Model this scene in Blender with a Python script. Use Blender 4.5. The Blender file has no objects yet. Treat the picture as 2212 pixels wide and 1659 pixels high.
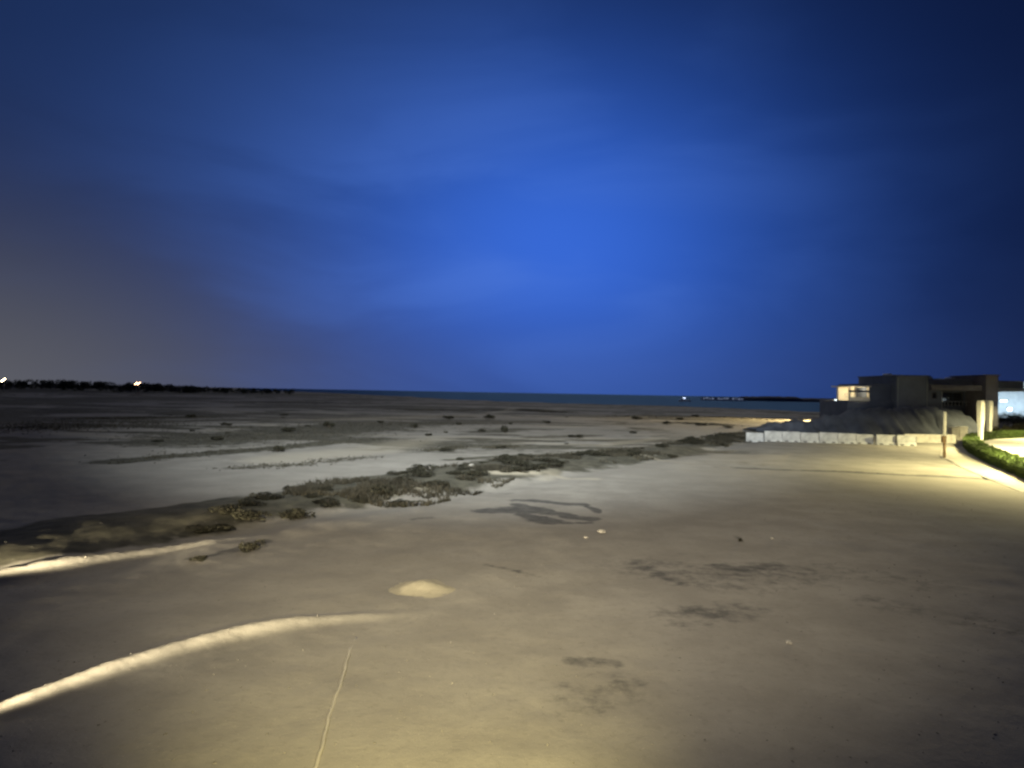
import bpy, bmesh, math, random
import numpy as np
from mathutils import Vector, Matrix, Euler

rad = math.radians
scene = bpy.context.scene
C = scene.collection
random.seed(4)

# ------------------------------------------------------------------ camera
CAM_H = 4.3
LENS = 24.0
PITCH, ROLL = rad(0.72), rad(1.03)
FP = LENS / 36.0 * 2212.0                       # focal length in units of a 2212 px wide picture
cam_d = bpy.data.cameras.new('camera')
cam_d.lens = LENS; cam_d.sensor_width = 36.0
cam_d.clip_start = 0.1; cam_d.clip_end = 60000
cam_d.dof.use_dof = True; cam_d.dof.focus_distance = 2.6; cam_d.dof.aperture_fstop = 2.7   # a soft, hand-held night shot
cam = bpy.data.objects.new('camera', cam_d)
C.objects.link(cam)
CAMROT = Matrix.Rotation(math.pi/2 + PITCH, 3, 'X') @ Matrix.Rotation(ROLL, 3, 'Z')
cam.matrix_world = Matrix.Translation((0, 0, CAM_H)) @ CAMROT.to_4x4()
scene.camera = cam

# ------------------------------------------------------------------ world: late dusk sky
SUN_AZ, SUN_EL = rad(9), rad(13)
world = bpy.data.worlds.new('World'); scene.world = world; world.use_nodes = True
wn = world.node_tree.nodes; wl = world.node_tree.links
wn.clear()
def wmath(op, a, b=None, c=None):
    n = wn.new('ShaderNodeMath'); n.operation = op
    for i, v in enumerate((a, b, c)):
        if v is None: continue
        if isinstance(v, (int, float)): n.inputs[i].default_value = v
        else: wl.new(v, n.inputs[i])
    return n.outputs[0]
def wmix(f, a, b):
    n = wn.new('ShaderNodeMix'); n.data_type = 'RGBA'
    for s, v in ((0, f), (6, a), (7, b)):
        if isinstance(v, tuple): n.inputs[s].default_value = (*v, 1)
        elif isinstance(v, (int, float)): n.inputs[s].default_value = v
        else: wl.new(v, n.inputs[s])
    return n.outputs[2]
tc = wn.new('ShaderNodeTexCoord')
sep = wn.new('ShaderNodeSeparateXYZ'); wl.new(tc.outputs['Generated'], sep.inputs[0])
sx, sy, sz = sep.outputs
az = wmath('ARCTAN2', sx, sy)                    # azimuth from the view axis, right positive
el = wmath('ARCSINE', sz)
def lobe(a0, e0, sa, se):
    u = wmath('DIVIDE', wmath('SUBTRACT', az, rad(a0)), rad(sa))
    v = wmath('DIVIDE', wmath('SUBTRACT', el, rad(e0)), rad(se))
    s = wmath('ADD', wmath('MULTIPLY', u, u), wmath('MULTIPLY', v, v))
    return wmath('EXPONENT', wmath('MULTIPLY', s, -1.0))
# drifting thin cloud, stretched along the horizon
mp = wn.new('ShaderNodeMapping'); mp.inputs['Scale'].default_value = (1.0, 1.0, 3.2)
mp.inputs['Rotation'].default_value = (0.1, 0.12, 0.3); mp.inputs['Location'].default_value = (1.15, 0.4, 0.2)
wl.new(tc.outputs['Generated'], mp.inputs[0])
nz = wn.new('ShaderNodeTexNoise'); nz.inputs['Scale'].default_value = 2.3; nz.inputs['Detail'].default_value = 5
nz.inputs['Roughness'].default_value = 0.48; nz.inputs['Distortion'].default_value = 0.5
wl.new(mp.outputs[0], nz.inputs['Vector'])
ramp = wn.new('ShaderNodeMapRange'); ramp.interpolation_type = 'SMOOTHSTEP'
ramp.inputs[1].default_value = 0.39; ramp.inputs[2].default_value = 0.72
wl.new(nz.outputs[0], ramp.inputs[0])
cloud = ramp.outputs[0]
night = (0.0030, 0.0078, 0.036)
glow = lobe(2.0, 11.5, 19.0, 14.0)
c1 = wmix(glow, night, (0.039, 0.152, 0.74))
c1 = wmix(wmath('MULTIPLY', lobe(-22, 22, 30, 20), 0.35), c1, (0.030, 0.075, 0.25))
c1 = wmix(wmath('MULTIPLY', lobe(4, -2, 30, 8), 0.55), c1, (0.042, 0.090, 0.30))
hz = wmath('MULTIPLY', lobe(-44, -3, 27, 12), 0.98)
c1 = wmix(hz, c1, (0.118, 0.119, 0.130))
cl = wmath('MULTIPLY', cloud, wmath('MULTIPLY', lobe(-1, 13, 21, 12), 0.46))
c1 = wmix(cl, c1, (0.085, 0.205, 0.70))
sky = wn.new('ShaderNodeTexSky'); sky.sky_type = 'NISHITA'; sky.sun_disc = False
sky.sun_elevation = rad(-4); sky.sun_rotation = SUN_AZ; sky.altitude = 10
bgA = wn.new('ShaderNodeBackground'); wl.new(c1, bgA.inputs[0]); bgA.inputs[1].default_value = 1.0
bgB = wn.new('ShaderNodeBackground'); wl.new(sky.outputs[0], bgB.inputs[0]); bgB.inputs[1].default_value = 0.01
add = wn.new('ShaderNodeAddShader'); wl.new(bgA.outputs[0], add.inputs[0]); wl.new(bgB.outputs[0], add.inputs[1])
wo = wn.new('ShaderNodeOutputWorld'); wl.new(add.outputs[0], wo.inputs[0])

# last glow of the sunken sun, very soft
sun_d = bpy.data.lights.new('sun', 'SUN'); sun_d.energy = 0.75; sun_d.angle = rad(40); sun_d.color = (1.0, 0.93, 0.70)
sun = bpy.data.objects.new('sun', sun_d); C.objects.link(sun)
sun_dir = Vector((math.sin(SUN_AZ)*math.cos(SUN_EL), math.cos(SUN_AZ)*math.cos(SUN_EL), math.sin(SUN_EL)))
sun.rotation_euler = sun_dir.to_track_quat('Z', 'Y').to_euler()

vs = scene.view_settings
vs.view_transform = 'Standard'; vs.look = 'None'; vs.exposure = 0; vs.gamma = 1; vs.use_curve_mapping = False

# ------------------------------------------------------------------ helpers
def ray(x, y):
    return CAMROT @ Vector(((x - 1106) / FP, -(y - 829.5) / FP, -1))
def P(x, y, z=0.0):                              # the place on the level z seen at picture point x, y
    d = ray(x, y)
    t = (z - CAM_H) / d.z
    return Vector((d.x * t, d.y * t, z))
def PD(x, y, Y):                                 # the place at depth Y
    d = ray(x, y); t = Y / d.y
    return Vector((d.x * t, Y, CAM_H + d.z * t))
def tag(o, label=None, cat=None, group=None, kind=None):
    if label: o['label'] = label
    if cat: o['category'] = cat
    if group: o['group'] = group
    if kind: o['kind'] = kind
    return o
def empty(name, loc, rz=0):
    o = bpy.data.objects.new(name, None); C.objects.link(o)
    o.location = loc; o.rotation_euler = (0, 0, rz); o.empty_display_size = 0.2
    return o
def link_mesh(name, me, mat, parent=None, smooth=False):
    if mat: me.materials.append(mat)
    if smooth:
        for p in me.polygons: p.use_smooth = True
    o = bpy.data.objects.new(name, me); C.objects.link(o)
    if parent: o.parent = parent
    return o
def bm_obj(name, bm, mat, parent=None, smooth=False, loc=None):
    me = bpy.data.meshes.new(name); bm.to_mesh(me); bm.free()
    o = link_mesh(name, me, mat, parent, smooth)
    if loc is not None: o.location = loc
    return o
def box(bm, c, s, bevel=0.0, rot=None):
    r = bmesh.ops.create_cube(bm, size=1)
    vs_ = r['verts']
    bmesh.ops.scale(bm, vec=s, verts=vs_)
    if bevel > 0:
        es = list({e for v in vs_ for e in v.link_edges})
        rb = bmesh.ops.bevel(bm, geom=es, offset=bevel, segments=2, affect='EDGES', profile=0.6)
        vs_ = list({v for f in rb['faces'] for v in f.verts} | {v for v in vs_ if v.is_valid})
    if rot: bmesh.ops.rotate(bm, cent=(0, 0, 0), matrix=Matrix.Rotation(rot[0], 3, rot[1]), verts=vs_)
    bmesh.ops.translate(bm, vec=c, verts=vs_)
    return vs_
def tube(bm, pts, radii, seg=10, cap=True):
    rings = []
    for i, p in enumerate(pts):
        p = Vector(p)
        a = Vector(pts[max(i-1, 0)]); b = Vector(pts[min(i+1, len(pts)-1)])
        d = (b - a).normalized()
        u = d.orthogonal().normalized() if abs(d.z) < 0.9 else d.cross(Vector((0, 1, 0))).normalized()
        v = d.cross(u)
        rr = radii[i] if isinstance(radii, (list, tuple)) else radii
        rings.append([bm.verts.new(p + rr*(math.cos(k*2*math.pi/seg)*u + math.sin(k*2*math.pi/seg)*v)) for k in range(seg)])
    for A, B in zip(rings, rings[1:]):
        for k in range(seg):
            bm.faces.new((A[k], A[(k+1) % seg], B[(k+1) % seg], B[k]))
    if cap:
        bm.faces.new(list(reversed(rings[0]))); bm.faces.new(rings[-1])
    return rings

# vectorised value noise
_rng = np.random.RandomState(7)
_tab = _rng.rand(256, 256)
def vnoise(x, y):
    xi = np.floor(x).astype(int); yi = np.floor(y).astype(int)
    fx = x - xi; fy = y - yi
    fx = fx*fx*(3-2*fx); fy = fy*fy*(3-2*fy)
    g = lambda i, j: _tab[(xi+i) & 255, (yi+j) & 255]
    return (g(0,0)*(1-fx)+g(1,0)*fx)*(1-fy) + (g(0,1)*(1-fx)+g(1,1)*fx)*fy
def fbm(x, y, o=4):
    s = 0; a = 0.5
    for k in range(o):
        s = s + a*vnoise(x*2**k + 17.3*k, y*2**k + 5.1*k); a *= 0.5
    return s / (1 - 0.5**o)
def sstep(x, a, b):
    t = np.clip((x-a)/(b-a), 0, 1); return t*t*(3-2*t)
def seg_dist(X, Y, pts):
    """distance to a polyline, signed side and 0..1 position along it"""
    best = np.full(X.shape, 1e9); side = np.zeros(X.shape); along = np.zeros(X.shape)
    L = [0]
    for a, b in zip(pts, pts[1:]): L.append(L[-1] + math.hypot(b[0]-a[0], b[1]-a[1]))
    for i, (a, b) in enumerate(zip(pts, pts[1:])):
        dx, dy = b[0]-a[0], b[1]-a[1]; l2 = dx*dx+dy*dy
        t = np.clip(((X-a[0])*dx + (Y-a[1])*dy)/l2, 0, 1)
        ex = X-(a[0]+t*dx); ey = Y-(a[1]+t*dy)
        d = np.hypot(ex, ey)
        m = d < best
        best = np.where(m, d, best)
        side = np.where(m, np.sign(dx*ey-dy*ex), side)
        along = np.where(m, (L[i]+t*math.sqrt(l2))/L[-1], along)
    return best, side, along

# ------------------------------------------------------------------ materials
def mat(name, col, rough=0.85, spec=0.3, var=0.25, scale=3.0, bump=0.0, bscale=20.0, metal=0.0, col2=None):
    m = bpy.data.materials.new(name); m.use_nodes = True
    n = m.node_tree.nodes; l = m.node_tree.links
    b = n['Principled BSDF']
    b.inputs['Roughness'].default_value = rough; b.inputs['Specular IOR Level'].default_value = spec
    b.inputs['Metallic'].default_value = metal
    t = n.new('ShaderNodeTexCoord')
    nz = n.new('ShaderNodeTexNoise'); nz.inputs['Scale'].default_value = scale; nz.inputs['Detail'].default_value = 6
    nz.inputs['Roughness'].default_value = 0.6
    l.new(t.outputs['Object'], nz.inputs['Vector'])
    r = n.new('ShaderNodeValToRGB')
    c2 = col2 or tuple(c*(1-var) for c in col)
    r.color_ramp.elements[0].position = 0.3; r.color_ramp.elements[0].color = (*c2, 1)
    r.color_ramp.elements[1].position = 0.7; r.color_ramp.elements[1].color = (*[min(c*(1+var*0.4), 0.9) for c in col], 1)
    l.new(nz.outputs[0], r.inputs[0]); l.new(r.outputs[0], b.inputs['Base Color'])
    if bump > 0:
        n2 = n.new('ShaderNodeTexNoise'); n2.inputs['Scale'].default_value = bscale; n2.inputs['Detail'].default_value = 5
        l.new(t.outputs['Object'], n2.inputs['Vector'])
        bp = n.new('ShaderNodeBump'); bp.inputs['Strength'].default_value = bump; bp.inputs['Distance'].default_value = 0.05
        l.new(n2.outputs[0], bp.inputs['Height']); l.new(bp.outputs[0], b.inputs['Normal'])
    return m
def emit(name, col, strength):
    m = bpy.data.materials.new(name); m.use_nodes = True
    n = m.node_tree.nodes; n.clear()
    e = n.new('ShaderNodeEmission'); e.inputs[0].default_value = (*col, 1); e.inputs[1].default_value = strength
    o = n.new('ShaderNodeOutputMaterial'); m.node_tree.links.new(e.outputs[0], o.inputs[0])
    return m
M = {}
M['concrete'] = mat('concrete', (0.50, 0.48, 0.43), 0.85, 0.3, 0.3, 2.5, 0.3, 30)
M['paving'] = mat('paving', (0.44, 0.41, 0.34), 0.8, 0.3, 0.25, 1.2, 0.3, 25)
M['white_plastic'] = mat('white_plastic', (0.45, 0.455, 0.45), 0.8, 0.2, 0.45, 1.5, 0.1, 12)
M['post_paint'] = mat('post_paint', (0.80, 0.79, 0.72), 0.5, 0.4, 0.2, 3.0)
M['rust'] = mat('rust', (0.17, 0.11, 0.06), 0.8, 0.3, 0.4, 6.0)
M['steel'] = mat('galvanised_steel', (0.32, 0.33, 0.34), 0.5, 0.5, 0.2, 4.0, metal=0.6)
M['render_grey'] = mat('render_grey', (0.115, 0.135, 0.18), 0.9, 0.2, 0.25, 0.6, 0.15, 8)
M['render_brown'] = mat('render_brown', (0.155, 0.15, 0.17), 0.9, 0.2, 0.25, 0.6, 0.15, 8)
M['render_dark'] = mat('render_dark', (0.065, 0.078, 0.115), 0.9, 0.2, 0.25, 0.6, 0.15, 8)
M['cream_wall'] = mat('cream_wall', (0.62, 0.57, 0.46), 0.9, 0.2, 0.15, 0.8)
M['glass_dark'] = mat('glass_dark', (0.015, 0.018, 0.025), 0.12, 0.5, 0.2, 1.0)
M['frame'] = mat('window_frame', (0.05, 0.05, 0.055), 0.5, 0.4, 0.2, 2.0)
M['gravel'] = mat('dark_gravel', (0.105, 0.115, 0.14), 0.95, 0.15, 0.45, 0.35, 0.6, 4.0)
M['leaf_dark'] = mat('leaf_scrub', (0.040, 0.038, 0.026), 0.95, 0.1, 0.5, 1.5)
M['leaf_dry'] = mat('leaf_dry_grass', (0.056, 0.050, 0.036), 0.95, 0.1, 0.5, 0.4)
M['leaf_hedge'] = mat('leaf_hedge', (0.075, 0.115, 0.028), 0.75, 0.25, 0.5, 2.0)
M['leaf_tree'] = mat('leaf_tree', (0.060, 0.066, 0.040), 0.85, 0.15, 0.5, 0.8)
M['bark'] = mat('bark', (0.11, 0.085, 0.06), 0.9, 0.1, 0.4, 8.0)
M['stone'] = mat('pale_stone', (0.46, 0.43, 0.37), 0.9, 0.2, 0.25, 6.0, 0.3, 20)
M['pebble'] = mat('pebble', (0.23, 0.215, 0.19), 0.95, 0.1, 0.5, 8.0)
M['reflection_sand'] = mat('reflection_sand', (0.42, 0.38, 0.28), 0.95, 0.1, 0.12, 3.0, 0.3, 40)
M['reflection_line'] = mat('reflection_line_mat', (0.38, 0.35, 0.28), 0.6, 0.3, 0.15, 2.0)
M['hull'] = mat('white_hull', (0.6, 0.6, 0.6), 0.6, 0.3, 0.1, 1.0)
WARM = (1.0, 0.87, 0.42)
M['lamp_warm'] = emit('lamp_warm', (1.0, 0.80, 0.48), 14)
M['lamp_orange'] = emit('lamp_orange', (1.0, 0.58, 0.32), 9)
M['lamp_cold'] = emit('lamp_cold', (0.80, 0.95, 1.0), 16)
M['lamp_far'] = emit('lamp_far', (0.62, 0.74, 1.0), 3.0)
M['lit_window'] = emit('lit_window', (1.0, 0.80, 0.42), 0.95)
M['lit_quay'] = emit('lit_quay', (0.45, 0.55, 0.85), 0.30)

def ground_material():
    m = bpy.data.materials.new('sandy_ground'); m.use_nodes = True
    n = m.node_tree.nodes; l = m.node_tree.links
    b = n['Principled BSDF']; b.inputs['Roughness'].default_value = 0.93; b.inputs['Specular IOR Level'].default_value = 0.12
    t = n.new('ShaderNodeTexCoord')
    def noise(sc, det=6, ro=0.6, vec=None):
        z = n.new('ShaderNodeTexNoise'); z.inputs['Scale'].default_value = sc; z.inputs['Detail'].default_value = det
        z.inputs['Roughness'].default_value = ro; l.new(vec or t.outputs['Object'], z.inputs['Vector']); return z.outputs[0]
    def mix(f, a, c, bt='MIX'):
        x = n.new('ShaderNodeMix'); x.data_type = 'RGBA'; x.blend_type = bt
        for s, v in ((0, f), (6, a), (7, c)):
            if isinstance(v, tuple): x.inputs[s].default_value = (*v, 1)
            elif isinstance(v, (int, float)): x.inputs[s].default_value = v
            else: l.new(v, x.inputs[s])
        return x.outputs[2]
    def rng(v, a, b_, c=0.0, d=1.0):
        r = n.new('ShaderNodeMapRange'); r.interpolation_type = 'SMOOTHSTEP'
        for i, q in enumerate((a, b_, c, d)): r.inputs[i+1].default_value = q
        l.new(v, r.inputs[0]); return r.outputs[0]
    att = n.new('ShaderNodeAttribute'); att.attribute_name = 'cover'
    sp = n.new('ShaderNodeSeparateColor'); l.new(att.outputs['Color'], sp.inputs[0])
    c = mix(rng(noise(0.05, 7, 0.62), 0.34, 0.68), (0.285, 0.265, 0.228), (0.365, 0.342, 0.295))
    c = mix(rng(noise(0.55, 6, 0.6), 0.34, 0.66, 0.0, 0.8), c, (0.25, 0.232, 0.20))
    c = mix(rng(noise(7.0, 5, 0.6), 0.50, 0.75, 0.0, 0.4), c, (0.20, 0.184, 0.158))
    c = mix(rng(noise(30.0, 3, 0.6), 0.62, 0.74, 0.0, 0.5), c, (0.46, 0.42, 0.35))
    # scrub litter and damp earth
    dk = mix(rng(noise(1.3, 5, 0.65), 0.35, 0.65), (0.045, 0.043, 0.030), (0.105, 0.098, 0.070))
    def rag(att_v, sc, amt, lo, hi, top):
        a = n.new('ShaderNodeMath'); a.operation = 'MULTIPLY_ADD'; l.new(noise(sc, 8, 0.7), a.inputs[0]); a.inputs[1].default_value = amt; a.inputs[2].default_value = -amt*0.5
        b_ = n.new('ShaderNodeMath'); b_.operation = 'ADD'; l.new(att_v, b_.inputs[0]); l.new(a.outputs[0], b_.inputs[1])
        return rng(b_.outputs[0], lo, hi, 0.0, top)
    c = mix(rag(sp.outputs[0], 0.9, 1.3, 0.20, 0.75, 0.95), c, dk)
    c = mix(sp.outputs[1], c, (0.52, 0.46, 0.34))
    wet_shade = mix(rng(noise(2.5, 5, 0.6), 0.35, 0.65), (0.070, 0.070, 0.068), (0.125, 0.12, 0.112))
    c = mix(rag(sp.outputs[2], 2.6, 1.5, 0.20, 0.80, 0.92), c, wet_shade)
    l.new(c, b.inputs['Base Color'])
    b1 = n.new('ShaderNodeBump'); b1.inputs['Strength'].default_value = 0.28; b1.inputs['Distance'].default_value = 0.05
    l.new(noise(5.0, 8, 0.65), b1.inputs['Height'])
    b2 = n.new('ShaderNodeBump'); b2.inputs['Strength'].default_value = 0.35; b2.inputs['Distance'].default_value = 0.012
    l.new(noise(45.0, 4, 0.6), b2.inputs['Height']); l.new(b1.outputs[0], b2.inputs['Normal'])
    l.new(b2.outputs[0], b.inputs['Normal'])
    return m
M['ground'] = ground_material()

# ------------------------------------------------------------------ the ground: features in world metres
def W(*px): return [tuple(P(x, y)[:2]) for x, y in px]
BELT = W((60, 1190), (250, 1140), (420, 1116), (560, 1096), (700, 1080), (820, 1060), (930, 1042), (1030, 1025), (1110, 1010),
         (1210, 998), (1330, 986), (1450, 970), (1550, 953), (1625, 938))
BELT_HW = [2.8, 2.8, 2.7, 3.6, 4.2, 3.8, 3.4, 2.7, 2.4, 2.8, 2.6, 2.4, 2.6, 3.0]
GLARE_RIDGE1 = W((-260, 1640), (-120, 1585), (0, 1537), (130, 1487), (270, 1437), (400, 1396), (520, 1366), (640, 1343), (760, 1328), (880, 1320), (960, 1318))  # both ridges are shaped into the sand to stand in for glare streaks
GLARE_RIDGE2 = W((-200, 1275), (-90, 1256), (0, 1240), (130, 1219), (260, 1197), (400, 1175), (520, 1158), (620, 1148))
DARK = [  # polyline, half width m, strength
    (W((430, 952), (620, 938), (800, 922), (960, 912)), 9.0, 0.80),
    (W((250, 1000), (420, 985), (600, 970), (720, 958), (830, 948)), 1.7, 0.85),
    (W((500, 1012), (650, 1005), (800, 988)), 1.2, 0.45),
    (W((180, 905), (300, 903), (430, 899)), 4.0, 0.8),
    (W((-100, 870), (200, 862), (420, 860)), 30.0, 0.7), (W((-100, 842), (200, 846), (480, 850)), 140.0, 1.0),
    (W((-50, 930), (150, 925), (300, 915)), 8.0, 0.45),
    (W((560, 868), (700, 872), (760, 872)), 14.0, 0.55),
    (W((850, 883), (960, 885), (1080, 886)), 7.0, 0.8),
    (W((1135, 884), (1200, 889)), 7.0, 0.75),
    (W((1330, 901), (1500, 900), (1640, 905)), 7.0, 0.55),
    (W((1480, 912), (1560, 918)), 3.5, 0.5),
    (W((925, 975), (960, 972), (1000, 966)), 1.1, 0.9),
    (W((1065, 970), (1100, 964)), 1.2, 0.85),
    (W((980, 995), (1050, 990), (1120, 986)), 0.9, 0.85),
    (W((1035, 934), (1095, 930)), 3.0, 0.7),
    (W((1150, 945), (1220, 942), (1270, 940)), 2.2, 0.7),
    (W((1250, 952), (1300, 950)), 1.5, 0.6),
    (W((1330, 958), (1420, 952)), 1.5, 0.6),
    (W((1405, 990), (1455, 982)), 0.8, 0.9),
    (W((880, 925), (960, 918)), 2.2, 0.6),
    (W((1630, 935), (1720, 930), (1850, 932)), 2.5, 0.5),
]
PALE = [
    (W((1080, 1030), (1145, 1027)), 0.9, 0.95),
    (W((1180, 1024), (1230, 1032), (1285, 1036)), 0.42, 0.5),
    (W((1195, 1020), (1180, 1035)), 0.5, 0.35),
    (W((1048, 893), (1095, 889), (1108, 881)), 2.2, 0.7),
    (W((1180, 887), (1215, 880)), 3.0, 0.5),
    (W((830, 1075), (900, 1063)), 0.7, 0.4),
    (W((1380, 985), (1440, 992)), 0.5, 0.5),
    (W((1480, 892), (1600, 893), (1760, 897)), 5.0, 0.5),
    (W((1330, 905), (1420, 897)), 3.0, 0.4),
    (W((1150, 958), (1300, 963), (1420, 945)), 1.2, 0.4),
    (W((600, 995), (800, 975), (930, 950)), 2.6, 0.35),
    (W((650, 908), (900, 900), (1050, 898)), 4.0, 0.35),
]
WET_SHADE = [
    (W((1045, 1106), (1110, 1100), (1150, 1104)), 0.57, 1.00),
    (W((1118, 1083), (1180, 1086), (1225, 1091), (1262, 1092)), 0.38, 1.00),
    (W((1255, 1092), (1285, 1102), (1292, 1110)), 0.22, 0.95),
    (W((1130, 1112), (1160, 1118), (1190, 1130)), 0.57, 1.00),
    (W((1205, 1110), (1240, 1118), (1275, 1122)), 0.49, 1.00),
    (W((1120, 1092), (1160, 1100), (1195, 1108)), 0.35, 1.00),
    (W((1190, 1132), (1275, 1130)), 0.19, 0.84),
    (W((1040, 1060), (1100, 1066)), 0.55, 0.35),
    (W((1085, 1105), (1150, 1108), (1200, 1112)), 0.5, 0.85),
    (W((1420, 1225), (1560, 1250), (1700, 1235)), 1.6, 0.42),
    (W((1480, 1330), (1620, 1310)), 0.9, 0.40),
    (W((1240, 1520), (1350, 1480)), 0.8, 0.38),
    (W((1800, 1230), (2000, 1260)), 1.2, 0.34),
    (W((890, 1124), (930, 1120)), 0.2, 0.55),
    (W((1050, 1219), (1100, 1228), (1165, 1243)), 0.13, 0.6),
    (W((1380, 1215), (1420, 1238), (1480, 1260)), 0.3, 0.6),
    (W((1470, 1195), (1520, 1200)), 0.12, 0.4),
    (W((1560, 1222), (1620, 1228), (1680, 1222)), 0.42, 0.7),
    (W((1690, 1235), (1720, 1260)), 0.22, 0.3),
    (W((1500, 1240), (1580, 1262)), 0.22, 0.3),
    (W((1500, 1320), (1560, 1325)), 0.55, 0.62),
    (W((1440, 1310), (1480, 1350)), 0.3, 0.25),
    (W((1250, 1425), (1330, 1430)), 0.26, 0.6),
    (W((1280, 1510), (1330, 1500)), 0.55, 0.25),
    (W((410, 1204), (470, 1196)), 0.22, 0.7),
    (W((490, 1190), (530, 1180), (565, 1168)), 0.40, 0.8),
    (W((1900, 1300), (2050, 1330), (2200, 1360)), 0.8, 0.35),
    (W((1600, 1008), (1750, 1014), (1900, 1021), (2060, 1029), (2200, 1037)), 0.55, 0.95),  # dark line along a shallow swale
    (W((1940, 990), (2040, 990)), 0.5, 0.35),  # cast shadow of the slim post, painted dark on the sand
    (W((1640, 962), (1800, 966), (2000, 972)), 0.7, 0.3),
    (W((1590, 1160), (1600, 1168)), 0.12, 0.6),
]
SHORE = [tuple(P(x, y)[:2]) for x, y in ((560, 843.5), (680, 847.5), (800, 853), (900, 858), (1000, 863), (1100, 868), (1300, 873), (1500, 879), (1750, 888), (1900, 892), (2300, 902))]
SH_A = np.array([math.atan2(x, y) for x, y in SHORE]); SH_R = np.array([math.hypot(x, y) for x, y in SHORE])

def ground_height(X, Y):
    X = np.asarray(X, float); Y = np.asarray(Y, float)
    r = np.hypot(X, Y)
    far = sstep(r, 20, 90)
    h = (fbm(X/9.0, Y/6.0, 4)-0.5)*0.10*(1-far*0.3) + (fbm(X/34.0+3, Y/17.0, 4)-0.5)*(0.15+0.75*far)
    h = h + (fbm(X/1.4+9, Y/1.4, 3)-0.5)*0.055 + (fbm(X/0.45, Y/0.45+3, 2)-0.5)*0.022
    flat_r = sstep(X, 12, 24)*sstep(Y, 20, 34)*(1-sstep(Y, 100, 130))   # made ground by the barriers
    h = h*(1-0.85*flat_r)
    d, side, al = seg_dist(X, Y, BELT)
    hw = np.interp(al, np.linspace(0, 1, len(BELT_HW)), BELT_HW)
    rough = 0.6+0.8*fbm(X/2.2, Y/2.2, 3)
    h = h + np.exp(-(d/hw)**2*1.6)*0.20*rough - np.exp(-((d-hw*1.0)/1.0)**2)*(side < 0)*0.16
    for rd, hh, ww in ((GLARE_RIDGE1, 0.16, 0.17), (GLARE_RIDGE2, 0.17, 0.15)):
        d, s, al = seg_dist(X, Y, rd)
        h = h + np.exp(-(d/ww)**2)*hh*(1-sstep(al, 0.55, 1.0))
    for pl, w, st in [w for w in WET_SHADE if w[1] == 0.55 and w[2] == 0.95]:
        d, s, al = seg_dist(X, Y, pl); h = h - np.exp(-(d/(w*1.2))**2)*0.10
    # shore
    a = np.arctan2(X, np.maximum(Y, 1e-3))
    rs = np.interp(a, SH_A, SH_R)
    inz = sstep(a, SH_A[0]-0.05, SH_A[0]+0.02)*(Y > 1)
    wob = (fbm(X/60.0, Y/60.0, 3)-0.5)*rs*0.10
    h = h - sstep(r, rs*0.97+wob, rs*1.10+wob+10)*3.0*inz
    # left: land runs on and swells gently
    h = h + (1-inz)*(Y > 1)*sstep(r, 260, 900)*(fbm(X/120.0, Y/160.0, 3)-0.2)*2.4
    return h
def gz(x, y): return float(ground_height(np.array([x]), np.array([y]))[0])

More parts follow.
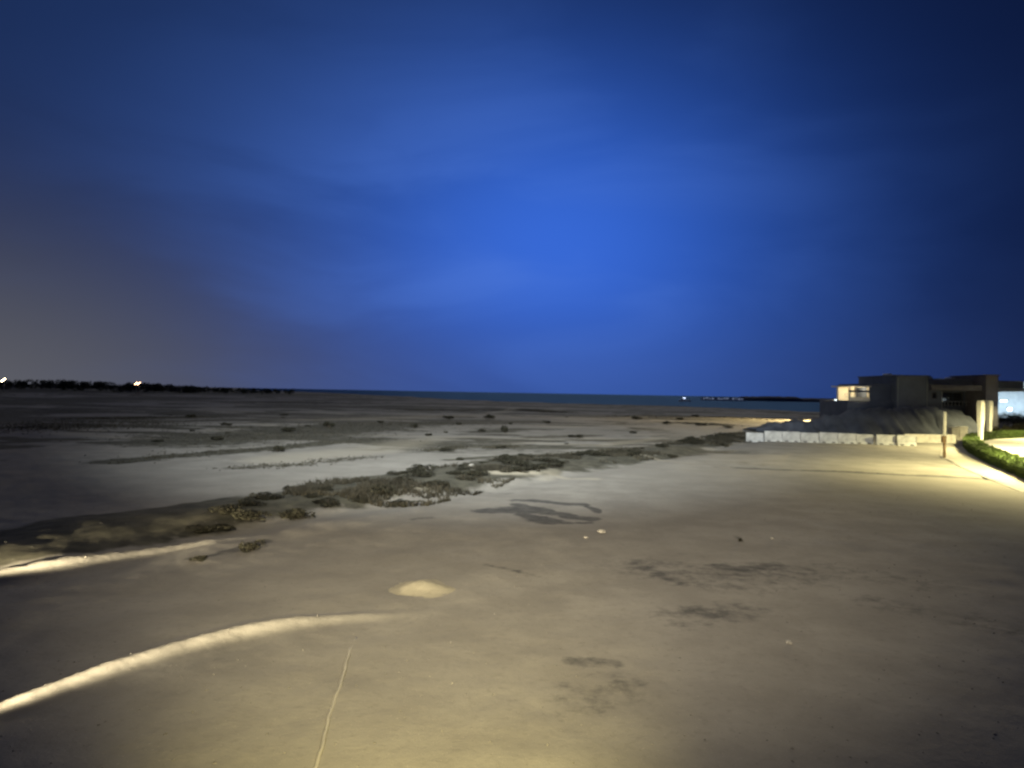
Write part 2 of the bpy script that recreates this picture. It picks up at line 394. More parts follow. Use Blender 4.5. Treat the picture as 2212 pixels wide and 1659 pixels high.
def build_ground():
    ang = np.concatenate([np.linspace(-180, -52, 40)[:-1], np.linspace(-52, 52, 760), np.linspace(52, 180, 40)[1:-1]])
    R = np.concatenate([[0.6, 1.5, 3.0, 4.5], np.geomspace(5.5, 1500, 640), [2000, 3000, 5000, 9000, 20000]])
    A = np.radians(ang); na, nr = len(A), len(R)
    X = np.outer(R, np.sin(A)).ravel(); Y = np.outer(R, np.cos(A)).ravel()
    Z = ground_height(X, Y)
    co = np.stack([X, Y, Z], 1)
    i = np.arange(nr-1)[:, None]*na; j = np.arange(na)[None, :]; j2 = (j+1) % na
    F = np.stack([i+j, i+na+j, i+na+j2, i+j2], -1).reshape(-1, 4)
    cen = len(co)
    co = np.vstack([co, [[0, 0, 0]]])
    T = np.stack([np.full(na, cen), np.arange(na), (np.arange(na)+1) % na], 1)
    me = bpy.data.meshes.new('ground')
    me.vertices.add(len(co)); me.vertices.foreach_set('co', co.ravel())
    nl = F.size + T.size
    me.loops.add(nl); me.loops.foreach_set('vertex_index', np.concatenate([F.ravel(), T.ravel()]))
    me.polygons.add(len(F)+len(T))
    starts = np.concatenate([np.arange(len(F))*4, F.size+np.arange(len(T))*3])
    me.polygons.foreach_set('loop_start', starts)
    me.polygons.foreach_set('use_smooth', np.ones(len(F)+len(T), bool))
    me.update(calc_edges=True)
    X, Y = co[:, 0], co[:, 1]
    edge = fbm(X/1.1, Y/1.1, 4); edge2 = fbm(X/6.0+5, Y/4.0, 4)
    def paint(lst, fine):
        v = np.zeros(len(co))
        for pl, w, st in lst:
            d, s, al = seg_dist(X, Y, pl)
            e = edge if w < 1.0 else (0.5*edge+0.5*edge2)
            q = d/(w*(0.35+1.3*e))
            v = np.maximum(v, (1-sstep(q, 0.25, 1.35))*st)
        return v
    dark = paint(DARK, False)
    d, s, al = seg_dist(X, Y, BELT)
    hw = np.interp(al, np.linspace(0, 1, len(BELT_HW)), BELT_HW)
    dark = np.maximum(dark, (1-sstep(d/(hw*(0.45+1.1*(0.5*edge+0.5*edge2))), 0.6, 1.1))*0.92)
    for rd in (GLARE_RIDGE1, GLARE_RIDGE2):
        d, s, al = seg_dist(X, Y, rd); dark = dark*sstep(d, 0.3, 0.9)
    r = np.hypot(X, Y)
    # scattered low scrub on the far plain
    plain = sstep(r, 34, 60)*(1-sstep(X, 14, 24)*(1-sstep(Y, 90, 120)))
    sc = np.maximum(sstep(fbm(X/26.0, Y/13.0+7, 4), 0.47, 0.62)*0.65, sstep(fbm(X/9.0+3, Y/3.6+1, 4), 0.52, 0.64)*0.85)*plain
    dark = np.maximum(dark, sc)
    vein = 1-sstep(np.abs(fbm(X/45.0+11, Y/30.0+4, 4)-0.5), 0.004, 0.022)
    pale = np.maximum(paint(PALE, True), vein*0.38*plain*(1-dark)); wet_shade = paint(WET_SHADE, True)
    colr = np.stack([dark, pale, wet_shade, np.ones(len(co))], 1).astype(np.float32)
    at = me.color_attributes.new('cover', 'FLOAT_COLOR', 'POINT')
    at.data.foreach_set('color', colr.ravel())
    o = link_mesh('ground', me, M['ground'])
    tag(o, kind='structure')
build_ground()

def sea():
    m = bpy.data.materials.new('sea_water'); m.use_nodes = True
    n = m.node_tree.nodes; l = m.node_tree.links; b = n['Principled BSDF']
    b.inputs['Base Color'].default_value = (0.035, 0.085, 0.20, 1); b.inputs['Roughness'].default_value = 0.8
    b.inputs['Specular IOR Level'].default_value = 0.0
    gl = n.new('ShaderNodeBsdfGlossy'); gl.inputs['Color'].default_value = (0.045, 0.085, 0.15, 1); gl.inputs['Roughness'].default_value = 0.55
    ad = n.new('ShaderNodeAddShader'); l.new(b.outputs[0], ad.inputs[0]); l.new(gl.outputs[0], ad.inputs[1])
    l.new(ad.outputs[0], n['Material Output'].inputs[0])
    t = n.new('ShaderNodeTexCoord'); mp = n.new('ShaderNodeMapping'); mp.inputs['Scale'].default_value = (0.05, 0.2, 1)
    l.new(t.outputs['Object'], mp.inputs[0])
    z = n.new('ShaderNodeTexNoise'); z.inputs['Scale'].default_value = 2.0; z.inputs['Detail'].default_value = 8
    l.new(mp.outputs[0], z.inputs['Vector'])
    bp = n.new('ShaderNodeBump'); bp.inputs['Strength'].default_value = 1.0; bp.inputs['Distance'].default_value = 3.0
    l.new(z.outputs[0], bp.inputs['Height']); l.new(bp.outputs[0], b.inputs['Normal']); l.new(bp.outputs[0], gl.inputs['Normal'])
    bm = bmesh.new()
    xs = np.linspace(-25000, 25000, 41); ys = np.concatenate([[120, 180], np.geomspace(250, 30000, 40)])
    g = [[bm.verts.new((x, y, -1.0)) for x in xs] for y in ys]
    for a, b2 in zip(g, g[1:]):
        for k in range(len(xs)-1): bm.faces.new((a[k], a[k+1], b2[k+1], b2[k]))
    tag(bm_obj('sea', bm, m), kind='structure')
sea()

# ------------------------------------------------------------------ vegetation
def leaf_mesh(name, spots, size, rng, droop=0.0):
    """many small two-triangle leaves at the given spots"""
    n = len(spots)
    S = np.array(spots, float)
    u = rng.normal(size=(n, 3)); u /= np.linalg.norm(u, axis=1)[:, None]
    w = rng.normal(size=(n, 3)); v = np.cross(u, w); v /= np.linalg.norm(v, axis=1)[:, None]
    k = size*(0.6+0.8*rng.rand(n))[:, None]
    V = np.stack([S-u*k, S+v*k*0.45, S+u*k, S-v*k*0.45], 1).reshape(-1, 3)
    F = np.arange(4*n).reshape(-1, 4)
    me = bpy.data.meshes.new(name); me.from_pydata(V.tolist(), [], F.tolist()); me.update()
    return me
def clump_spots(rng, n, blobs):
    out = []
    w = np.array([b[3]**2 for b in blobs]); w = w/w.sum()
    for bx, by, bz, br, sq in [blobs[i] for i in rng.choice(len(blobs), n, p=w)]:
        d = rng.normal(size=3); d /= np.linalg.norm(d)
        q = br*(0.55+0.45*rng.rand()**0.5)
        p = (bx+d[0]*q, by+d[1]*q, max(0.02, bz+d[2]*q*sq))
        out.append(p)
    return out
def make_shrub_meshes(seed, n=700):
    rng = np.random.RandomState(seed)
    blobs = []
    for k in range(9):
        a = rng.rand()*6.28; rr = rng.rand()**0.6*0.55
        blobs.append((math.cos(a)*rr, math.sin(a)*rr, 0.28+0.38*rng.rand()*(1-rr), 0.20+0.16*rng.rand(), 0.85))
    fol = leaf_mesh('shrub_foliage', clump_spots(rng, n, blobs), 0.075, rng)
    fol.materials.append(M['leaf_dark'])
    bm = bmesh.new()
    for b in blobs:
        tube(bm, [(0, 0, -0.05), (b[0]*0.4, b[1]*0.4, b[2]*0.55), (b[0], b[1], b[2]+0.1)], [0.03, 0.022, 0.01], 5)
    st = bpy.data.meshes.new('shrub_stems'); bm.to_mesh(st); bm.free(); st.materials.append(M['bark'])
    return fol, st
SHRUBS = [make_shrub_meshes(s) for s in (3, 11, 27, 42)]
def shrub(x, y, w, h, label, group=None, k=0, rz=0.0):
    e = empty('scrub_bush', (x, y, gz(x, y)-0.02), rz)
    tag(e, label, 'bush', group)
    for nm, me in zip(('foliage', 'stem'), SHRUBS[k % 4]):
        o = bpy.data.objects.new(nm, me); C.objects.link(o); o.parent = e
        o.scale = (w/1.5, w/1.5, h/0.95)
    return e
def shrub_px(x, y, wpx, hpx, label, k, group=None):
    p = P(x, y); s = p.y/FP
    return shrub(p.x, p.y, wpx*s, hpx*s*1.05, label, group, k, k*1.3)
lone = 'bushes standing apart on the plain'
for i, (x, y, w, h, lab) in enumerate([
    (711, 926, 28, 16, 'round dark bush alone on the olive strip of the plain'),
    (598, 979, 36, 18, 'broad dark bush at the end of the long dark strip, left of centre'),
    (895, 927, 20, 13, 'compact dark bush right of the olive strip'),
    (820, 915, 16, 8, 'very low bush between the two round dark bushes'),
    (1090, 934, 22, 20, 'tallest dark bush in the middle of the plain, with a ragged top'),
    (1040, 932, 22, 8, 'flat bush just left of the tallest plain bush'),
    (991, 921, 14, 7, 'tiny bush far left of the tallest plain bush'),
    (1181, 913, 18, 8, 'small bush right of the tallest plain bush'),
    (1103, 918, 10, 7, 'tiny bush behind the tallest plain bush'),
    (415, 903, 26, 10, 'low dark bush far out on the left plain'),
    (1245, 944, 34, 9, 'flat spreading bush right of centre before the sea'),
    (965, 976, 40, 10, 'wide flat bush just beyond the scrub belt, left of centre'),
    (1082, 970, 26, 8, 'slanted low bush just beyond the scrub belt at centre'),
    (995, 996, 22, 9, 'small bush at the near edge of the central dark streak'),
    (1452, 984, 26, 9, 'small bush on the barrier side of the scrub belt'),
    (545, 1186, 56, 26, 'brownish low bush on the open sand beside the upper glare ridge'),
    (430, 1208, 46, 14, 'flattened weed patch left of the brownish bush on open sand'),
    (1600, 1170, 12, 10, 'tiny lone weed on the open sand below the barriers')]):
    shrub_px(x, y, w, h, lab, i, None)
for i in range(26):
    rr = random.Random(100+i); x, y = rr.uniform(300, 1600), rr.uniform(888, 968)
    p = P(x, y)
    if min(math.hypot(p.x-b[0], p.y-b[1]) for b in BELT) < 6: continue
    s_ = (0.35+1.1*rr.random()**2)*(0.7+p.y/120)
    shrub(p.x, p.y, s_, s_*rr.uniform(0.25, 0.42), 'tiny weed clump among many dotted over the far grey plain', 'tiny weed clumps on the far plain', i, i*0.7)
# bushes of the belt
def belt_point(t, off):
    n = len(BELT)-1; i = min(int(t*n), n-1); f = t*n-i
    a, b = BELT[i], BELT[i+1]
    x, y = a[0]+(b[0]-a[0])*f, a[1]+(b[1]-a[1])*f
    dx, dy = b[0]-a[0], b[1]-a[1]; L = math.hypot(dx, dy)
    hw = BELT_HW[i]*(1-f)+BELT_HW[i+1]*f
    return x-dy/L*off*hw, y+dx/L*off*hw
rb = random.Random(9)
for k in range(85):
    t = rb.random()**0.85; off = rb.uniform(-0.85, 0.85)
    x, y = belt_point(0.03+0.96*t, off)
    if x < -9.5: continue
    s = rb.uniform(0.5, 1.7)*(0.8+0.35*t)
    shrub(x, y, s, s*rb.uniform(0.18, 0.33), ('dark low bush in the wide near part of the diagonal scrub belt, left of centre' if x < -4 else 'dark low bush in the middle of the diagonal scrub belt, behind the damp patch' if x < 8 else 'dark low bush in the thin far end of the diagonal scrub belt by the barriers'), 'bushes of the diagonal scrub belt', k, rb.random()*6.28)
# dry grass of the belt and the olive strip
def grass(name, pts, hmin, hmax, blades, label, seed, m):
    rng = np.random.RandomState(seed)
    Pn = np.array(pts); n = len(Pn)
    Z = ground_height(Pn[:, 0], Pn[:, 1])
    V = []; 
    for b in range(blades):
        a = rng.rand(n)*6.283; r0 = rng.rand(n)*0.10; ln = hmin+(hmax-hmin)*rng.rand(n)
        lean = ln*(0.25+0.7*rng.rand(n)); w = 0.012+0.018*rng.rand(n)+0.0003*Pn[:, 1]
        bx = Pn[:, 0]+np.cos(a)*r0; by = Pn[:, 1]+np.sin(a)*r0
        px, py = -np.sin(a)*w, np.cos(a)*w
        V.append(np.stack([np.stack([bx-px, by-py, Z-0.02], 1), np.stack([bx+px, by+py, Z-0.02], 1),
                           np.stack([bx+np.cos(a)*lean, by+np.sin(a)*lean, Z+ln], 1)], 1))
    V = np.concatenate(V).reshape(-1, 3); F = np.arange(len(V)).reshape(-1, 3)
    me = bpy.data.meshes.new(name); me.from_pydata(V.tolist(), [], F.tolist()); me.update()
    tag(link_mesh(name, me, m), label, 'grass', kind='stuff')
rng = np.random.RandomState(5)
pts = [belt_point(rng.rand()**0.9, max(-1.0, min(1.0, rng.normal()*0.5))) for _ in range(20000)]
pts = [p for p in pts if p[0] > -9.0 and fbm(np.array([p[0]/1.8]), np.array([p[1]/1.8]), 3)[0] > 0.50 and fbm(np.array([p[0]/6+2.]), np.array([p[1]/4.]), 3)[0] > 0.42]
grass('dry_grass', pts, 0.05, 0.24, 5, 'dry olive grass tufts along the diagonal scrub belt', 1, M['leaf_dry'])
pl = []
for (pline, w, st) in DARK[:4] + DARK[6:14]:
    for _ in range(int(260*min(w, 6))):
        i = rng.randint(len(pline)-1); f = rng.rand()
        x = pline[i][0]*(1-f)+pline[i+1][0]*f; y = pline[i][1]*(1-f)+pline[i+1][1]*f
        pl.append((x+rng.normal()*w*0.5, y+rng.normal()*w*0.5))
grass('dry_grass', pl, 0.03, 0.11, 4, 'short sparse grass on the dark strips of the far plain', 2, M['leaf_dry'])

# ------------------------------------------------------------------ far wood on the left and headland
def far_wood():
    rng = np.random.RandomState(8)
    blobs = []
    for k in range(230):
        x = rng.uniform(-60, 640); Yd = rng.uniform(430, 560)
        top = np.interp(x, [-60, 40, 130, 240, 262, 275, 330, 400, 470, 640], [815, 820, 819, 824, 830, 825, 826.5, 831, 835.5, 839.5])
        q = PD(x, top + rng.uniform(0, 4), Yd)
        br = rng.uniform(0.9, 2.6) if x < 430 else rng.uniform(0.7, 1.3)
        blobs.append((q.x, q.y, max(0.6, q.z-br*0.8), br, 0.8))
        blobs.append((q.x+rng.normal()*2, q.y-2, max(0.6, q.z*0.45), br*1.3, 0.8))
    me = leaf_mesh('far_wood', clump_spots(rng, 26000, blobs), 0.55, rng)
    tag(link_mesh('far_wood', me, M['leaf_tree']), 'dark uneven line of far trees along the left horizon', 'trees', kind='stuff')
far_wood()
def headland():
    bm = bmesh.new(); rng = random.Random(3)
    prev = None
    N = 90
    for i in range(N+1):
        x = 1530+i*4.4
        t = i/N
        q = PD(x, 861.5, 900)
        top = (1.2+2.6*math.sin(min(1, t*2.2)*1.57)+rng.uniform(-0.4, 0.5)+(1.8 if 0.18 < t < 0.5 else 0))*min(1, t*9)*min(1, (1-t)*6+0.2)
        row = [bm.verts.new((q.x, 880, -1.5)), bm.verts.new((q.x, 890, top*0.7-0.6)), bm.verts.new((q.x, 905, top)), bm.verts.new((q.x, 960, -1.5))]
        if prev:
            for a in range(3): bm.faces.new((prev[a], row[a], row[a+1], prev[a+1]))
        prev = row
    tag(bm_obj('headland', bm, M['gravel']), kind='structure')
headland()

# ------------------------------------------------------------------ lamps
def point_light(name, loc, watts, col, parent=None, r=0.12):
    d = bpy.data.lights.new(name, 'POINT'); d.energy = watts; d.color = col; d.shadow_soft_size = r
    o = bpy.data.objects.new(name, d); C.objects.link(o); o.location = loc
    if parent: o.parent = parent
    return o
def spot_light(name, loc, target, watts, col, deg, blend, parent=None, r=0.1):
    d = bpy.data.lights.new(name, 'SPOT'); d.energy = watts; d.color = col; d.spot_size = rad(deg); d.spot_blend = blend; d.shadow_soft_size = r
    o = bpy.data.objects.new(name, d); C.objects.link(o)
    o.location = loc; o.rotation_euler = (Vector(loc)-Vector(target)).to_track_quat('Z', 'Y').to_euler()
    if parent:
        o.parent = parent; o.matrix_parent_inverse = Matrix.Translation(parent.location).inverted()
    return o
def street_lamp(x, y, h, arm, label, watts, col=WARM, group=None, head_mat='lamp_warm', r=0.07, arm_dir=(1, 0), head=(0.55, 0.2, 0.10), z=None):
    z0 = gz(x, y) if z is None else z
    e = empty('street_lamp', (x, y, z0)); tag(e, label, 'street lamp', group)
    bm = bmesh.new()
    tube(bm, [(0, 0, -0.3), (0, 0, h*0.3), (0, 0, h)], [r*1.3, r*1.15, r*0.8], 12)
    bm_obj('pole', bm, M['post_paint'], e, True)
    bm = bmesh.new(); box(bm, (0, 0, 0.12), (r*4, r*4, 0.24), 0.02); bm_obj('base', bm, M['steel'], e)
    ax, ay = arm_dir
    bm = bmesh.new()
    tube(bm, [(0, 0, h-0.05), (ax*arm*0.5, ay*arm*0.5, h+0.16), (ax*arm, ay*arm, h+0.18)], [r*0.7, r*0.55, r*0.5], 8)
    bm_obj('arm', bm, M['steel'], e, True)
    ang = math.atan2(ay, ax)
    bm = bmesh.new(); box(bm, (0, 0, 0.05), head, 0.03, (ang, 'Z'))
    bmesh.ops.translate(bm, vec=(ax*(arm+head[0]*0.45), ay*(arm+head[0]*0.45), h+0.20), verts=bm.verts)
    hd = bm_obj('lamp_head', bm, M['steel'], e)
    bm = bmesh.new(); box(bm, (0, 0, 0), (head[0]*0.85, head[1]*0.8, 0.16), 0.03, (ang, 'Z'))
    bmesh.ops.translate(bm, vec=(ax*(arm+head[0]*0.45), ay*(arm+head[0]*0.45), h+0.12), verts=bm.verts)
    bm_obj('lens', bm, M[head_mat], hd)
    if watts:
        L = Vector((x+ax*(arm+head[0]*0.45), y+ay*(arm+head[0]*0.45), z0+h-0.02))
        spot_light('lamp_light', L, L-Vector((0, 0, 5)), watts, col, 160, 0.5, e, 0.12)
    return e

# ------------------------------------------------------------------ right side: paving, hedge, posts, barriers
def sheet(name, pts, z, m, cuts=0):
    bm = bmesh.new()
    f = bm.faces.new([bm.verts.new((x, y, z)) for x, y in pts])
    bm.normal_update()
    if f.normal.z < 0: f.normal_flip()
    bmesh.ops.triangulate(bm, faces=[f])
    return tag(bm_obj(name, bm, m), kind='structure')
HEDGE = W((2330, 1078), (2212, 1026), (2150, 1000), (2112, 980), (2097, 966)) 
HEDGE_B = W((2097, 966), (2104, 955), (2135, 950), (2180, 946), (2260, 944))
hx0, hy0 = HEDGE[-1]
# slab footway along the hedge
path_near = W((2330, 1108), (2212, 1062), (2130, 1030), (2060, 1000), (2030, 985), (2035, 972), (2060, 965))
path_far = W((2330, 1072), (2212, 1022), (2150, 997), (2112, 978), (2096, 966))
def raised_sheet(name, poly, z0, z1, m):
    bm = bmesh.new()
    vs1 = [bm.verts.new((x, y, z1)) for x, y in poly]; vs0 = [bm.verts.new((x, y, z0)) for x, y in poly]
    f = bm.faces.new(vs1); 
    n = len(poly)
    for i in range(n): bm.faces.new((vs1[i], vs0[i], vs0[(i+1) % n], vs1[(i+1) % n]))
    bmesh.ops.recalc_face_normals(bm, faces=bm.faces)
    bmesh.ops.triangulate(bm, faces=[f])
    return tag(bm_obj(name, bm, m), kind='structure')
raised_sheet('footpath', path_near + list(reversed(path_far)), -0.5, 0.035, M['paving'])
raised_sheet('forecourt', W((2350, 1072), (2215, 1020), (2155, 994), (2118, 975), (2106, 964), (2112, 957), (2140, 951), (2300, 945), (2420, 945), (2450, 1040)), -0.5, 0.12, M['concrete'])
def kerb_run(pts, w, h, m, name, label):
    e = empty(name, (pts[0][0], pts[0][1], 0)); tag(e, label, 'kerb')
    for a, b in zip(pts, pts[1:]):
        L = math.hypot(b[0]-a[0], b[1]-a[1]); n = max(1, round(L/1.2)); an = math.atan2(b[1]-a[1], b[0]-a[0])
        for k in range(n):
            t = (k+0.5)/n
            bm = bmesh.new(); box(bm, (0, 0, 0), (L/n-0.02, w, h), 0.015)
            o = bm_obj('kerb_stone', bm, m, e)
            o.location = (a[0]+(b[0]-a[0])*t-pts[0][0], a[1]+(b[1]-a[1])*t-pts[0][1], h/2-0.122)
            o.rotation_euler = (0, 0, an)
kerb_run(W((2212, 1064), (2130, 1032), (2058, 1001)), 0.16, 0.16, M['concrete'], 'kerb', 'pale concrete kerb along the sand edge of the footpath')

def offset_poly(pts, d):
    out = []
    for i, p in enumerate(pts):
        a = pts[max(i-1, 0)]; b = pts[min(i+1, len(pts)-1)]
        dx, dy = b[0]-a[0], b[1]-a[1]; L = math.hypot(dx, dy)
        out.append((p[0]-dy/L*d, p[1]+dx/L*d))
    return out
def hedge():
    line = HEDGE + HEDGE_B[1:]
    rng = np.random.RandomState(4)
    e = empty('clipped_hedge', (hx0, hy0, 0)); tag(e, 'low clipped green hedge curving round the corner of the lit forecourt', 'hedge')
    spots = []; core = bmesh.new()
    total = [0]
    for a, b in zip(line, line[1:]): total.append(total[-1]+math.hypot(b[0]-a[0], b[1]-a[1]))
    for _ in range(52000):
        s = rng.rand()*total[-1]; i = max(0, min(len(line)-2, np.searchsorted(total, s)-1)); t = (s-total[i])/(total[i+1]-total[i])
        a, b = line[i], line[i+1]
        dx, dy = b[0]-a[0], b[1]-a[1]; L = math.hypot(dx, dy)
        x, y = a[0]+dx*t, a[1]+dy*t
        u = rng.uniform(-1, 1); v = rng.uniform(0, 1)
        hgt = 0.72+0.07*math.sin(s*2.1)+0.05*math.sin(s*5.3+1)
        if rng.rand() < 0.5: u = math.copysign(1-0.12*rng.rand()**2, u)
        else: v = 1-0.12*rng.rand()**2
        wd = 0.62
        x += -dy/L*u*wd; y += dx/L*u*wd
        spots.append((x-hx0, y-hy0, 0.05+v*hgt+rng.normal()*0.02))
    me = leaf_mesh('hedge_leaves', spots, 0.075, rng)
    link_mesh('foliage', me, M['leaf_hedge'], e)
    # twiggy heart so that the hedge is dense
    L1, L2 = offset_poly(line, 0.5), offset_poly(line, -0.5)
    rows = [[core.verts.new((p[0]-hx0, p[1]-hy0, z)) for p, z in ((L1[i], 0.0), (L1[i], 0.62), (L2[i], 0.62), (L2[i], 0.0))] for i in range(len(line))]
    for A, B in zip(rows, rows[1:]):
        for k in range(3): core.faces.new((A[k], A[k+1], B[k+1], B[k]))
    core.faces.new(rows[0]); core.faces.new(list(reversed(rows[-1])))
    bm_obj('twigs', core, M['leaf_hedge'], e)
hedge()

# two tall pale posts by the hedge
def tall_post(x, y, zt, wtop, wbot, label, k):
    z0 = 0.05
    e = empty('tall_post', (x, y, z0), 0.25); tag(e, label, 'post', 'pale posts by the hedge')
    bm = bmesh.new()
    H = zt-z0
    def ring(z, w): return [bm.verts.new((sx_*w/2, sy_*w/2, z)) for sx_, sy_ in ((-1, -1), (1, -1), (1, 1), (-1, 1))]
    rs = [ring(0, wbot), ring(H*0.38, wbot*1.15), ring(H*0.55, wtop*0.92), ring(H*0.94, wtop), ring(H, wtop*0.8)]
    for A, B in zip(rs, rs[1:]):
        for i in range(4): bm.faces.new((A[i], A[(i+1) % 4], B[(i+1) % 4], B[i]))
    bm.faces.new(rs[-1]); bm.faces.new(list(reversed(rs[0])))
    bmesh.ops.bevel(bm, geom=list(bm.edges), offset=0.012, segments=1, affect='EDGES')
    bm_obj('shaft', bm, M['post_paint'], e)
    bm = bmesh.new(); box(bm, (0, 0, 0.06), (wbot*1.7, wbot*1.7, 0.12), 0.015); bm_obj('base_plate', bm, M['concrete'], e)
    bm = bmesh.new(); box(bm, (0, 0, H+0.03), (wtop*0.86, wtop*0.86, 0.05), 0.01); bm_obj('cap', bm, M['post_paint'], e)
    return e
pA = P(2118, 962); pB = P(2137, 941)
tall_post(pA.x, pA.y, PD(2118, 866.5, pA.y).z, 0.50, 0.30, 'nearer tall pale post standing in the tip of the hedge', 0)
tall_post(pB.x, pB.y, PD(2135, 866.5, pB.y).z, 0.55, 0.36, 'farther tall pale post just behind the hedge, right of its twin', 1)
# lone post on the sand
pc = P(2040, 990)
def sign_post():
    e = empty('marker_post', (pc.x, pc.y, gz(pc.x, pc.y)-0.02)); tag(e, 'slim pale post with a brown lower half standing alone before the barriers', 'post')
    zt = PD(2040, 888, pc.y).z
    bm = bmesh.new(); tube(bm, [(0, 0, -0.2), (0, 0, 1.25)], [0.10, 0.10], 12); bm_obj('brown_sleeve', bm, M['rust'], e, True)
    bm = bmesh.new(); tube(bm, [(0, 0, 1.2), (0, 0, zt-0.1), (0, 0, zt)], [0.085, 0.115, 0.08], 12); bm_obj('shaft', bm, M['post_paint'], e, True)
    bm = bmesh.new(); box(bm, (-0.08, -0.04, 1.45), (0.30, 0.20, 0.5), 0.02); bm_obj('junction_box', bm, M['rust'], e)
    bm = bmesh.new(); box(bm, (0, 0, 0.03), (0.42, 0.42, 0.10), 0.02); bm_obj('base', bm, M['concrete'], e)
sign_post()

# row of barriers
def barrier_mesh(L, H, W_):
    bm = bmesh.new()
    prof = [(-W_/2, 0), (W_/2, 0), (W_/2, 0.12*H), (W_*0.26, 0.36*H), (W_*0.20, H), (-W_*0.20, H), (-W_*0.26, 0.36*H), (-W_/2, 0.12*H)]
    A = [bm.verts.new((-L/2, y, z)) for y, z in prof]; B = [bm.verts.new((L/2, y, z)) for y, z in prof]
    n = len(prof)
    for i in range(n): bm.faces.new((A[i], B[i], B[(i+1) % n], A[(i+1) % n]))
    bm.faces.new(list(reversed(A))); bm.faces.new(B)
    bmesh.ops.recalc_face_normals(bm, faces=bm.faces)
    bmesh.ops.bevel(bm, geom=list(bm.edges), offset=0.018, segments=2, affect='EDGES')
    me = bpy.data.meshes.new('barrier'); bm.to_mesh(me); bm.free(); me.materials.append(M['white_plastic'])
    return me
b0 = P(1611, 952); b1 = P(1975, 963)
ordn = ['first', 'second', 'third', 'fourth', 'fifth', 'sixth', 'seventh', 'eighth', 'ninth', 'tenth']
NB = 9
bl = (b1-b0).length/NB
bme = barrier_mesh(bl-0.05, 1.02, 0.5)
slot_bm = bmesh.new()
box(slot_bm, (0, 0, 0), (0.3, 0.06, 0.10)); slot_me = bpy.data.meshes.new('lifting_slot'); slot_bm.to_mesh(slot_me); slot_bm.free(); slot_me.materials.append(M['frame'])
rj = random.Random(2)
for k in range(NB):
    p = b0.lerp(b1, (k+0.5)/NB)
    if k >= 6: p.y += 0.45*(k == 6)-0.25*(k > 7)
    o = empty('road_barrier', (p.x, p.y+rj.uniform(-0.06, 0.06), gz(p.x, p.y)-0.05), math.atan2(b1.y-b0.y, b1.x-b0.x)+rj.uniform(-0.035, 0.035))
    lab = {0: 'pale road barrier at the far left end of the white row', NB-1: 'pale road barrier at the right end of the white row, beside the slim post'}.get(k, 'pale road barrier, %s from the left in the white row' % ordn[k])
    tag(o, lab, 'barrier', 'white road barriers in a row')
    bd = bpy.data.objects.new('body', bme); C.objects.link(bd); bd.parent = o
    bd.scale = (1, 1, 1+rj.uniform(-0.06, 0.07))
    for s in (-1, 1):
        q = bpy.data.objects.new('lifting_slot', slot_me); C.objects.link(q); q.parent = o; q.location = (s*bl*0.25, -0.225, 0.13)
    pb = bmesh.new(); tube(pb, [(bl/2, 0, 0.1), (bl/2, 0, 0.9)], 0.05, 8); bm_obj('joint_pin', pb, M['frame'], o)
# cream blocks by the gate
for (xa, ya, xb, h, lab) in ((2051, 948, 2066, 1.25, 'left of the two cream concrete blocks behind the slim post'), (2068, 947, 2084, 1.3, 'right of the two cream concrete blocks behind the slim post'),
                             (2097, 941, 2110, 1.2, 'dim single concrete block left of the tall posts')):
    a, b = P(xa, ya), P(xb, ya)
    w = b.x-a.x
    e = empty('concrete_block', ((a.x+b.x)/2, a.y, -0.03), 0.1); tag(e, lab, 'block', 'concrete blocks by the gate')
    bm = bmesh.new(); box(bm, (0, 0, h/2), (w*0.94, 0.6, h), 0.04); bm_obj('body', bm, M['concrete'], e)
    bm = bmesh.new(); box(bm, (0, 0, h+0.04), (w*1.0, 0.68, 0.10), 0.02); bm_obj('coping', bm, M['concrete'], e)
bm = bmesh.new()
for a, b in (((1980, 958), (2047, 956)),):
    A, B = P(*a), P(*b)
    c = (A+B)/2
    box(bm, (0, 0, 0.42), ((B-A).length, 0.3, 0.9), 0.03)
    w = bm_obj('low_wall', bm, M['concrete'], None, False, (c.x, c.y+0.5, -0.03)); tag(w, 'low pale wall between the slim post and the cream blocks', 'wall')

# ------------------------------------------------------------------ earth bund in front of the house
def bund():
    bm = bmesh.new(); Yb = 85.0
    top = [(1632, 925), (1650, 919), (1700, 913), (1768, 908), (1790, 903), (1830, 892), (1870, 886), (1930, 882), (2000, 880), (2050, 884), (2085, 896), (2105, 915), (2120, 935)]
    prev = None
    xs = np.linspace(1632, 2120, 80)
    for i, x in enumerate(xs):
        ty = np.interp(x, [p[0] for p in top], [p[1] for p in top])
        zt = PD(x, ty, Yb).z + 0.14*math.sin(x*0.11)+0.12*math.sin(x*0.31+1)+random.uniform(-0.05, 0.05)
        zt = max(zt, 0.05); X = PD(x, ty, Yb).x
        prof = [(-5.2*zt/3.4-0.8, -0.3), (-3.6*zt/3.4, zt*0.32), (-1.8*zt/3.4, zt*0.72), (-0.5, zt*0.97), (0.9, zt), (3.5, zt*0.72), (7.5, -0.3)]
        row = [bm.verts.new((X+random.uniform(-0.1, 0.1), Yb+dy+random.uniform(-0.35, 0.35), dz+random.uniform(-0.20, 0.20)*min(1, zt))) for dy, dz in prof]
        if prev:
            for a in range(len(row)-1): bm.faces.new((prev[a], row[a], row[a+1], prev[a+1]))
        prev = row
    o = bm_obj('earth_bund', bm, M['gravel'], None, True); tag(o, kind='structure')
bund()
